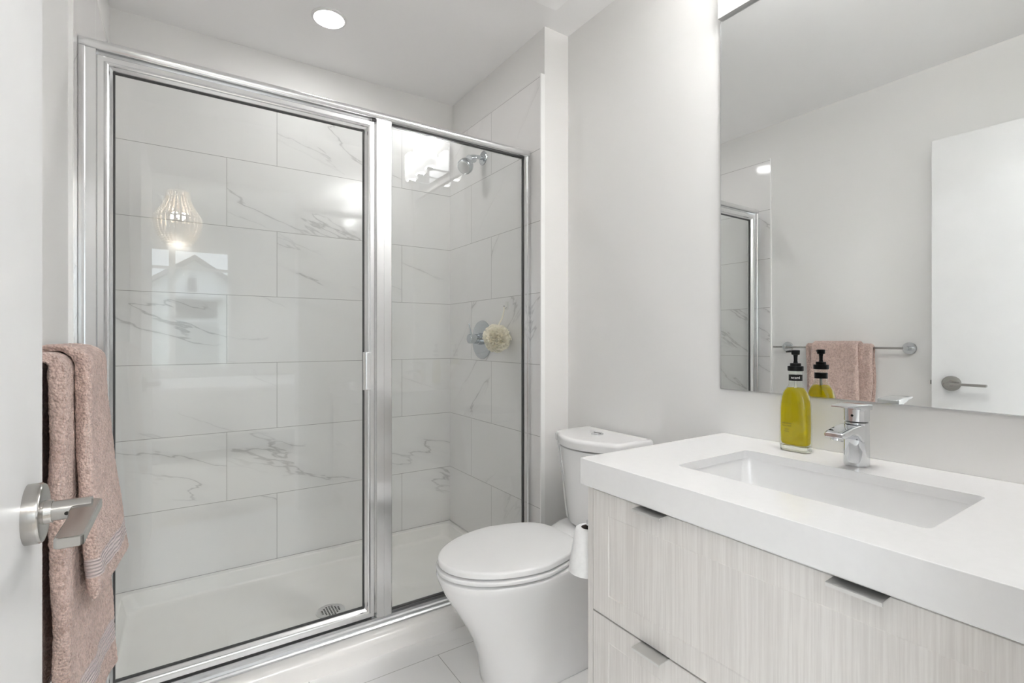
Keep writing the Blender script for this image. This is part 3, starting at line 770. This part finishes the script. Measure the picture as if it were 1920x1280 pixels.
b = B(); lathe(b, (hx, hy, 0.504), (0, 0, 1), [(0.002, 0.0189), (0.112, 0.0189), (0.112, 0.0176), (0.002, 0.0176), (0.002, 0.0189)], 36, cap=False); obj('core', b, M['card'], pr_, label='dark card core')

# ------------------------------------------------------------------ toilet
TY = 1.372
to = thing('toilet', (1.05, TY, 0.0), 'white elongated two-piece toilet with closed lid beside the vanity', 'toilet')
def egg(xf, xm, xb, hw, z, ex=2.0, exb=3.0, n=28, taper=1.0):
    """half ellipse in front of xm, squarer superellipse behind; taper narrows the back"""
    pts = []
    for i in range(2*n):
        a = PI*i/n           # 0 = front tip
        c, s = math.cos(a), math.sin(a)
        if c >= 0:
            x = xm-(xm-xf)*abs(c)**(2/ex); y = hw*math.copysign(abs(s)**(2/ex), s)
        else:
            k = abs(c)**(2/exb); x = xm+(xb-xm)*k; y = hw*math.copysign(abs(s)**(2/exb), s)*(1-(1-taper)*k)
        pts.append((x, TY+y, z))
    return pts
b = B()
loft(b, [egg(0.812, 0.97, 1.36, 0.118, 0.0006, 2.3, 4), egg(0.806, 0.97, 1.36, 0.121, 0.006, 2.3, 4), egg(0.803, 0.97, 1.36, 0.121, 0.03, 2.3, 4), egg(0.790, 0.965, 1.36, 0.122, 0.10, 2.2, 4),
         egg(0.768, 0.955, 1.36, 0.127, 0.16, 2.15, 4), egg(0.738, 0.945, 1.36, 0.137, 0.215, 2.1, 4), egg(0.704, 0.935, 1.36, 0.154, 0.27, 2.05, 4, taper=0.9), egg(0.674, 0.93, 1.36, 0.172, 0.32, 2, 4, taper=0.8),
         egg(0.654, 0.93, 1.36, 0.184, 0.36, 2, 4, taper=0.75), egg(0.6485, 0.93, 1.36, 0.1875, 0.378, 2, 4, taper=0.72), egg(0.652, 0.93, 1.358, 0.1845, 0.3845, 2, 4, taper=0.72), egg(0.68, 0.93, 1.33, 0.16, 0.3865, 2, 4, taper=0.72)])
bowl = obj('bowl', b, M['porcelain'], to, angle=60)
b = B()   # rear deck the tank stands on
loft(b, [[(x, TY+y, z) for x, y in rrect(1.115+i, 1.385, -w_, w_, 0.05, 7)] for z, i, w_ in ((0.36, -0.02, 0.135), (0.385, -0.01, 0.128), (0.402, 0.02, 0.122), (0.418, 0.06, 0.116), (0.4215, 0.075, 0.11))])
obj('deck', b, M['porcelain'], to, angle=60)
def lidloop(xf, xb, hw, z): return egg(xf, 0.925, xb, hw, z, 2.0, 3.6, taper=0.78)
b = B(); loft(b, [lidloop(0.672, 1.09, 0.166, 0.3868), lidloop(0.655, 1.10, 0.182, 0.3905), lidloop(0.649, 1.105, 0.187, 0.393), lidloop(0.648, 1.105, 0.188, 0.401), lidloop(0.652, 1.102, 0.185, 0.4045), lidloop(0.672, 1.09, 0.166, 0.4052), lidloop(0.74, 1.05, 0.1, 0.4052)]); obj('seat', b, M['seatp'], to, angle=60)
b = B(); loft(b, [lidloop(0.70, 1.09, 0.14, 0.4062), lidloop(0.684, 1.10, 0.156, 0.4092), lidloop(0.659, 1.118, 0.179, 0.4105), lidloop(0.6545, 1.121, 0.1835, 0.412), lidloop(0.654, 1.122, 0.184, 0.424), lidloop(0.656, 1.1205, 0.182, 0.4285), lidloop(0.662, 1.116, 0.176, 0.4308), lidloop(0.70, 1.09, 0.14, 0.4325), lidloop(0.80, 1.02, 0.06, 0.4335)]); lid = obj('lid', b, M['seatp'], to, angle=60)
for s in (-1, 1):
    b = B(); cyl(b, (1.112, TY+s*0.06, 0.412), (1.112, TY+s*0.1, 0.412), 0.011, 18, 0.002); obj('hinge', b, M['seatp'], to)
def tank(xf, hw, z, bow, xb=1.398, r=0.03, n=16, side=None):
    """plan of the tank: flat back, straight sides, bowed front"""
    pts = [(xb, TY-hw, z), (xb, TY+hw, z)]
    xs = xf+bow
    m = 6
    for i in range(m+1):                     # far front corner
        a = PI/2*i/m
        pts.append((xs+r-r*math.sin(a), TY+hw-r+r*math.cos(a), z))
    for i in range(1, n):
        s = 1-2*i/n
        pts.append((xf+bow*s*s, TY+(hw-r)*s, z))
    for i in range(m+1):
        a = PI/2*i/m
        pts.append((xs+r-r*math.cos(a), TY-hw+r-r*math.sin(a), z))
    return pts
b = B()
loft(b, [tank(1.205, 0.118, 0.4235, 0.03), tank(1.198, 0.124, 0.428, 0.032), tank(1.192, 0.132, 0.47, 0.036), tank(1.184, 0.145, 0.56, 0.042), tank(1.171, 0.1615, 0.66, 0.051), tank(1.165, 0.168, 0.7095, 0.054), tank(1.168, 0.165, 0.711, 0.054), tank(1.185, 0.149, 0.7112, 0.05)])
tk = obj('tank', b, M['porcelain'], to, angle=40)
b = B()
loft(b, [tank(1.190, 0.144, 0.7120, 0.05), tank(1.182, 0.151, 0.7155, 0.054), tank(1.162, 0.171, 0.716, 0.056), tank(1.160, 0.173, 0.7175, 0.056), tank(1.158, 0.174, 0.738, 0.057), tank(1.160, 0.172, 0.746, 0.057), tank(1.166, 0.167, 0.751, 0.056, 1.395), tank(1.175, 0.158, 0.7525, 0.055, 1.39)])
obj('tank_lid', b, M['porcelain'], to, angle=50)
b = B(); lathe(b, (1.30, TY+0.008, 0.7522), (0, 0, 1), [(0, 0.0235), (0.003, 0.0235), (0.0045, 0.021), (0.0045, 0.0195), (0.0035, 0.019), (0.0055, 0.017), (0.006, 0.0)], 40)
fb = obj('flush_button', b, M['chrome'], to, label='round chrome flush button')
b = B(); box(b, 1.2990, 1.3000, TY+0.008-0.0185, TY+0.008+0.0185, 0.7560, 0.7588); obj('button_split', b, M['gasket'], fb)

# ------------------------------------------------------------------ towel bar and towels
BX, BZ = -0.197, 1.064
tb = thing('towel_bar', (XLd, 1.28, BZ), 'brushed nickel towel bar with round posts on the left wall behind the door', 'towel bar')
b = B(); cyl(b, (BX, 0.972, BZ), (BX, 1.648, BZ), 0.0055, 24, 0.001); obj('bar', b, M['nickel'], tb)
for y in (0.979, 1.582):
    b = B(); lathe(b, (XLd, y, BZ), (1, 0, 0), [(0.0002, 0.030), (0.008, 0.030), (0.010, 0.028), (0.0102, 0.012), (0.0395, 0.011), (0.054, 0.011), (0.056, 0.0095)], 40); obj('post', b, M['chrome'], tb)

def towel_mesh(path, Y0, Y1, thick, fn, dy=0.0035):
    """rounded slab following path [(x,z)], its width running along y; fn(s,x,y,z,side) displaces"""
    b = B(); hw = (Y1-Y0)/2; yc = (Y0+Y1)/2
    loops = []
    n = len(path)
    ny = max(8, int((Y1-Y0)/dy))
    for i, (x, z) in enumerate(path):
        a = Vector(path[max(0, i-1)]); c = Vector(path[min(n-1, i+1)]); tdir = (c-a).normalized()
        nx, nz = tdir.y, -tdir.x            # outward normal for a path running up the back and down the front: flips below
        s = i/(n-1)
        th = thick(s) if callable(thick) else thick
        h = th/2; ring = []
        endk = min(1, min(i, n-1-i)/2.5)**0.5 if min(i, n-1-i) < 3 else 1
        hh = h*max(0.25, endk)
        R_ = hh
        for k in range(ny+1): ring.append((yc-hw+R_+(2*hw-2*R_)*k/ny, +hh))
        for k in range(1, 8): a_ = PI/2-PI*k/8; ring.append((yc+hw-R_+R_*math.cos(a_), hh*math.sin(a_)))
        for k in range(ny+1): ring.append((yc+hw-R_-(2*hw-2*R_)*k/ny, -hh))
        for k in range(1, 8): a_ = -PI/2-PI*k/8; ring.append((yc-hw+R_+R_*math.cos(a_), hh*math.sin(a_)))
        L_ = []
        for y, o in ring:
            p = Vector((x-nx*o*-1, y, z-nz*o*-1))
            p = fn(s, p, o/hh, (y-yc)/hw)
            q = p*260
            nv = noise.noise(q)*0.0011+noise.noise(p*120)*0.0010
            dirv = Vector((nx, 0, nz))*(1 if o > 0 else -1) if abs(o) > hh*0.3 else Vector((0, 1 if y > yc else -1, 0))
            L_.append(p+dirv*nv)
        loops.append(L_)
    loft(b, loops)
    return b
def path_u(xb, zb, xf_list, r, zt, step=0.0035):
    """back bottom -> over the bar -> front bottom;  xf_list: (z, x) of the front centre line"""
    P = []
    z = zb
    while z < zt: P.append((xb, z)); z += step
    x1_ = xf_list[0][1]; cx = (xb+x1_)/2; rr = (x1_-xb)/2
    k = max(6, int(PI*rr/step))
    for i in range(k+1):
        a = PI-PI*i/k; P.append((cx+rr*math.cos(a), zt+rr*math.sin(a)*r))
    for (za, xa), (zc_, xc_) in zip(xf_list, xf_list[1:]):
        m = max(2, int((za-zc_)/step))
        for i in range(1, m+1): P.append((xa+(xc_-xa)*i/m, za+(zc_-za)*i/m))
    return P
def bath_fn(s, p, o, yy):
    fr = max(0, s-0.5)*2
    p = p.copy()
    p.x += 0.003*math.sin(yy*5+1.0+p.z*3)*fr + 0.018*fr*yy + 0.0035*noise.noise(Vector((p.x*10, p.y*14, p.z*8)))
    p.y += 0.008*noise.noise(Vector((3, p.z*5, o)))*(abs(yy)) + (0.014*fr if yy < 0 else -0.03*fr)*abs(yy)
    return p
P1 = path_u(-0.2105, 0.47, [(1.062, -0.177), (0.85, -0.172), (0.7, -0.165), (0.5, -0.155), (0.385, -0.150)], 1.0, 1.062)
b = towel_mesh(P1, 1.117, 1.445, lambda s: 0.013+0.012*min(1, max(0, (s-0.46)*25)), bath_fn)
tag(obj('bath_towel', b, M['towel_bath'], angle=70, wn=False), 'long dusty rose bath towel folded over the towel bar, under the shorter towel', 'towel', 'rose towels on the towel bar')
def hand_fn(s, p, o, yy):
    fr = max(0, s-0.45)/0.55
    p = p.copy()
    p.x += 0.003*math.sin(yy*4.2+0.4)*fr + 0.013*fr*yy + 0.003*noise.noise(Vector((p.x*11, p.y*15, p.z*9+4)))
    p.y += 0.006*noise.noise(Vector((9, p.z*6, o)))*abs(yy) + 0.012*fr*yy
    if fr > 0.5: p.z += 0.006*math.sin(yy*6)*(fr-0.5)
    return p
P2 = path_u(-0.226, 0.80, [(1.062, -0.150), (1.0, -0.149), (0.9, -0.144), (0.8, -0.136), (0.72, -0.129), (0.64, -0.121)], 0.85, 1.062)
b = towel_mesh(P2, 1.175, 1.405, lambda s: 0.012+0.012*min(1, max(0, (s-0.42)*25)), hand_fn)
tag(obj('hand_towel', b, M['towel_hand'], angle=70, wn=False), 'shorter dusty rose towel with ribbed border draped on top of the bath towel', 'towel', 'rose towels on the towel bar')

# ------------------------------------------------------------------ bedroom behind the camera (seen in the shower glass)
RX0, RX1, RY0 = -1.7, 2.6, -3.3
b = B(); box(b, RX0-0.1, RX1+0.1, RY0-0.1, YFo, -0.06, 0.0); struct('floor_bedroom', b, M['carpet'])
b = B(); box(b, RX0-0.1, RX1+0.1, RY0-0.1, YFo, ZC, ZC+0.06); struct('ceiling_bedroom', b, M['white'])
b = B(); box(b, RX0-0.1, XLd-0.1, YFo-0.1, YFo, 0, ZC); struct('wall_bedroom_front', b, M['wall'])
b = B(); box(b, XR+0.1, RX1, YFo-0.1, YFo, 0, ZC); struct('wall_bedroom_front', b, M['wall'])
WX0, WX1, WZ0, WZ1 = -0.92, 0.50, 0.76, 2.18
b = B()
box(b, RX0, WX0, RY0-0.1, RY0, 0, ZC); box(b, WX1, RX1, RY0-0.1, RY0, 0, ZC); box(b, WX0, WX1, RY0-0.1, RY0, 0, WZ0); box(b, WX0, WX1, RY0-0.1, RY0, WZ1, ZC)
struct('wall_bedroom_back', b, M['wall'])
SY_0, SY_1 = -2.5, -0.9
def wall_with_added_window(name, xa, xb):  # side wall with an opening added to let sky light in
    b = B()
    box(b, xa, xb, RY0, SY_0, 0, ZC); box(b, xa, xb, SY_1, YFo, 0, ZC); box(b, xa, xb, SY_0, SY_1, 0, 0.7); box(b, xa, xb, SY_0, SY_1, 2.1, ZC)
    struct(name, b, M['wall'])
wall_with_added_window('wall_bedroom_left', RX0-0.1, RX0)
wall_with_added_window('wall_bedroom_right', RX1, RX1+0.1)
def window(name, x0_, x1_, z0_, z1_, y, mull):
    b = B(); f = 0.045
    box(b, x0_, x1_, y-0.07, y-0.02, z0_, z0_+f); box(b, x0_, x1_, y-0.07, y-0.02, z1_-f, z1_)
    box(b, x0_, x0_+f, y-0.07, y-0.02, z0_+f, z1_-f); box(b, x1_-f, x1_, y-0.07, y-0.02, z0_+f, z1_-f)
    for m in mull: box(b, m-0.03, m+0.03, y-0.07, y-0.02, z0_+f, z1_-f)
    box(b, x0_+f, x1_-f, y-0.065, y-0.025, 1.915, 1.945)
    wdw = struct(name, b, M['trim'])
    b = B(); box(b, x0_+f, x1_-f, y-0.05, y-0.045, z0_+f, z1_-f); obj('pane', b, M['wglass'], wdw)
    return wdw
window('window_1', WX0, WX1, WZ0, WZ1, RY0, (-0.10,))
for nm, xa in (('added_window_left', RX0-0.07), ('added_window_right', RX1+0.02)):  # unseen side windows, added to bring light into the bedroom
    b = B(); xb = xa+0.05
    box(b, xa, xb, SY_0, SY_1, 0.7, 0.745); box(b, xa, xb, SY_0, SY_1, 2.055, 2.1)
    for y in (SY_0, (SY_0+SY_1)/2-0.022, SY_1-0.045): box(b, xa, xb, y, y+0.045, 0.745, 2.055)
    w2 = struct(nm, b, M['trim'])
    b = B(); box(b, xa+0.02, xa+0.025, SY_0+0.045, SY_1-0.045, 0.745, 2.055); obj('pane', b, M['wglass'], w2)

# bead chandelier
chx, chy = -0.03, -1.2
ch = thing('bead_chandelier', (chx, chy, 1.86), 'cream wooden bead chandelier in the bedroom, seen mirrored in the shower glass', 'chandelier')
b = B(); lathe(b, (chx, chy, ZC), (0, 0, -1), [(0, 0.05), (0.015, 0.048), (0.025, 0.012)], 28); obj('ceiling_cup', b, M['bead'], ch)
b = B(); cyl(b, (chx, chy, 2.415), (chx, chy, 2.0), 0.003, 10); cyl(b, (chx, chy, 2.285), (chx, chy, 2.27), 0.07, 20); obj('chain', b, M['nickel'], ch)
def torus(bm, c, R_, r, seg=40, ms=10):
    rings = [[bm.verts.new((c[0]+(R_+r*math.cos(2*PI*j/ms))*math.cos(2*PI*i/seg), c[1]+(R_+r*math.cos(2*PI*j/ms))*math.sin(2*PI*i/seg), c[2]+r*math.sin(2*PI*j/ms))) for j in range(ms)] for i in range(seg)]
    for i in range(seg):
        for j in range(ms):
            bm.faces.new((rings[i][j], rings[(i+1) % seg][j], rings[(i+1) % seg][(j+1) % ms], rings[i][(j+1) % ms]))
for z, r in ((2.275, 0.072), (2.07, 0.158), (1.868, 0.085)):
    b = B(); torus(b, (chx, chy, z), r, 0.007); obj('ring', b, M['bead'], ch)
def strand(pts, ang):
    b = B()
    for r, z, br in pts:
        bmesh.ops.create_icosphere(b, subdivisions=1, radius=br, matrix=Matrix.Translation((chx+r*math.cos(ang), chy+r*math.sin(ang), z)))
    return b
up = [(0.072+(0.158-0.072)*((i/13)**1.7), 2.268-0.19*i/13, 0.0095) for i in range(14)]
dn = [(0.157*math.cos((i/13)**1.25*1.0)+0.0, 2.06-0.19*i/13, 0.0112) for i in range(14)]
first = {}
for kind, pts in (('u', up), ('d', dn)):
    for k in range(26):
        if kind not in first:
            first[kind] = obj('bead_strand', strand(pts, 0.0), M['bead'], ch, angle=70)
            # turn about the chandelier axis
        else:
            c = first[kind].copy(); COL.objects.link(c); c.parent = ch; c.rotation_euler = (0, 0, 2*PI*k/26)
for k in range(4):
    b = B(); bmesh.ops.create_uvsphere(b, u_segments=16, v_segments=10, radius=0.023, matrix=Matrix.Translation((chx+0.045*math.cos(k*PI/2+0.5), chy+0.045*math.sin(k*PI/2+0.5), 2.09)))
    obj('bulb', b, M['bulb'], ch)

# bed
bd = thing('bed', (0.8, -2.4, 0.0), 'white made bed in the bedroom, seen mirrored in the shower glass', 'bed')
b = B(); loft(b, [[(x, y, z) for x, y in rrect(-0.35+i, 1.72-i, -3.1+i, -1.75-i, 0.06, 5)] for z, i in ((0.22, 0.0), (0.30, -0.01), (0.62, -0.01), (0.665, 0.01), (0.68, 0.05))]); obj('mattress', b, M['linen'], bd, angle=60)
b = B(); box(b, -0.3, 1.7, -3.06, -1.8, 0.08, 0.22, 0.01); box(b, -0.25, -0.17, -3.0, -2.92, 0, 0.08); box(b, 1.6, 1.68, -3.0, -2.92, 0, 0.08); box(b, -0.25, -0.17, -1.9, -1.82, 0, 0.08); box(b, 1.6, 1.68, -1.9, -1.82, 0, 0.08); obj('bed_base', b, M['greydoor'], bd)
b = B(); box(b, 1.725, 1.79, -3.15, -1.7, 0.0, 1.15, 0.02); obj('headboard', b, M['linen'], bd)
for i, y in enumerate((-2.75, -2.1)):
    b = B(); loft(b, [[(1.38+dx_+x*s, y+yy*s, 0.685+z) for x, yy in rrect(-0.22, 0.22, -0.32, 0.32, 0.1, 6)] for z, s, dx_ in ((0.0, 0.7, -0.05), (0.03, 0.95, -0.02), (0.08, 1.0, 0.03), (0.14, 0.9, 0.06), (0.175, 0.55, 0.09))])
    tag(obj('pillow', b, M['linen'], angle=70), ('white pillow on the bed, nearer the bedroom window', 'white pillow on the bed, nearer the bathroom door')[i], 'pillow', 'pillows on the bed')

# neighbouring house and lawn outside
b = B(); box(b, -9, 10, -16, RY0-0.1, -0.55, -0.5); struct('ground_outside', b, M['grass'])
hs_ = thing('neighbour_house', (0.0, -11.0, -0.5), 'white gabled house outside the bedroom window, seen mirrored in the shower glass', 'house')
HY = -10.0
b = B()
gx, pk, ev, hw_ = 0.23, 2.92, 1.75, 1.7
prof = [(gx-hw_, -0.5), (gx+hw_, -0.5), (gx+hw_, ev), (gx, pk), (gx-hw_, ev)]
sweep(b, prof, lambda x, z: (x, HY, z), lambda x, z: (x, HY-4.0, z)); obj('wall', b, M['siding'], hs_, angle=20)
b = B()
for sg in (-1, 1):
    q = [(gx, pk+0.12), (gx+sg*(hw_+0.2), ev-0.02), (gx+sg*(hw_+0.2), ev-0.12), (gx, pk+0.01)]
    sweep(b, q, lambda x, z: (x, HY+0.15, z), lambda x, z: (x, HY-4.2, z))
obj('roof', b, M['roofing'], hs_, angle=20)
b = B(); box(b, 0.10, 0.27, HY, HY+0.05, 2.2, 2.52, 0.01); obj('attic_window', b, M['darkglass'], hs_)
b = B(); box(b, -0.13, 0.68, HY, HY+0.06, 1.6, 1.98, 0.01); obj('window', b, M['darkglass'], hs_)
b = B(); box(b, -0.2, 0.76, HY, HY+0.3, 2.0, 2.07, 0.01); obj('awning', b, M['greydoor'], hs_)
b = B(); box(b, -0.15, 0.70, HY, HY+0.07, -0.45, 1.5, 0.01); obj('garage_door', b, M['greydoor'], hs_)
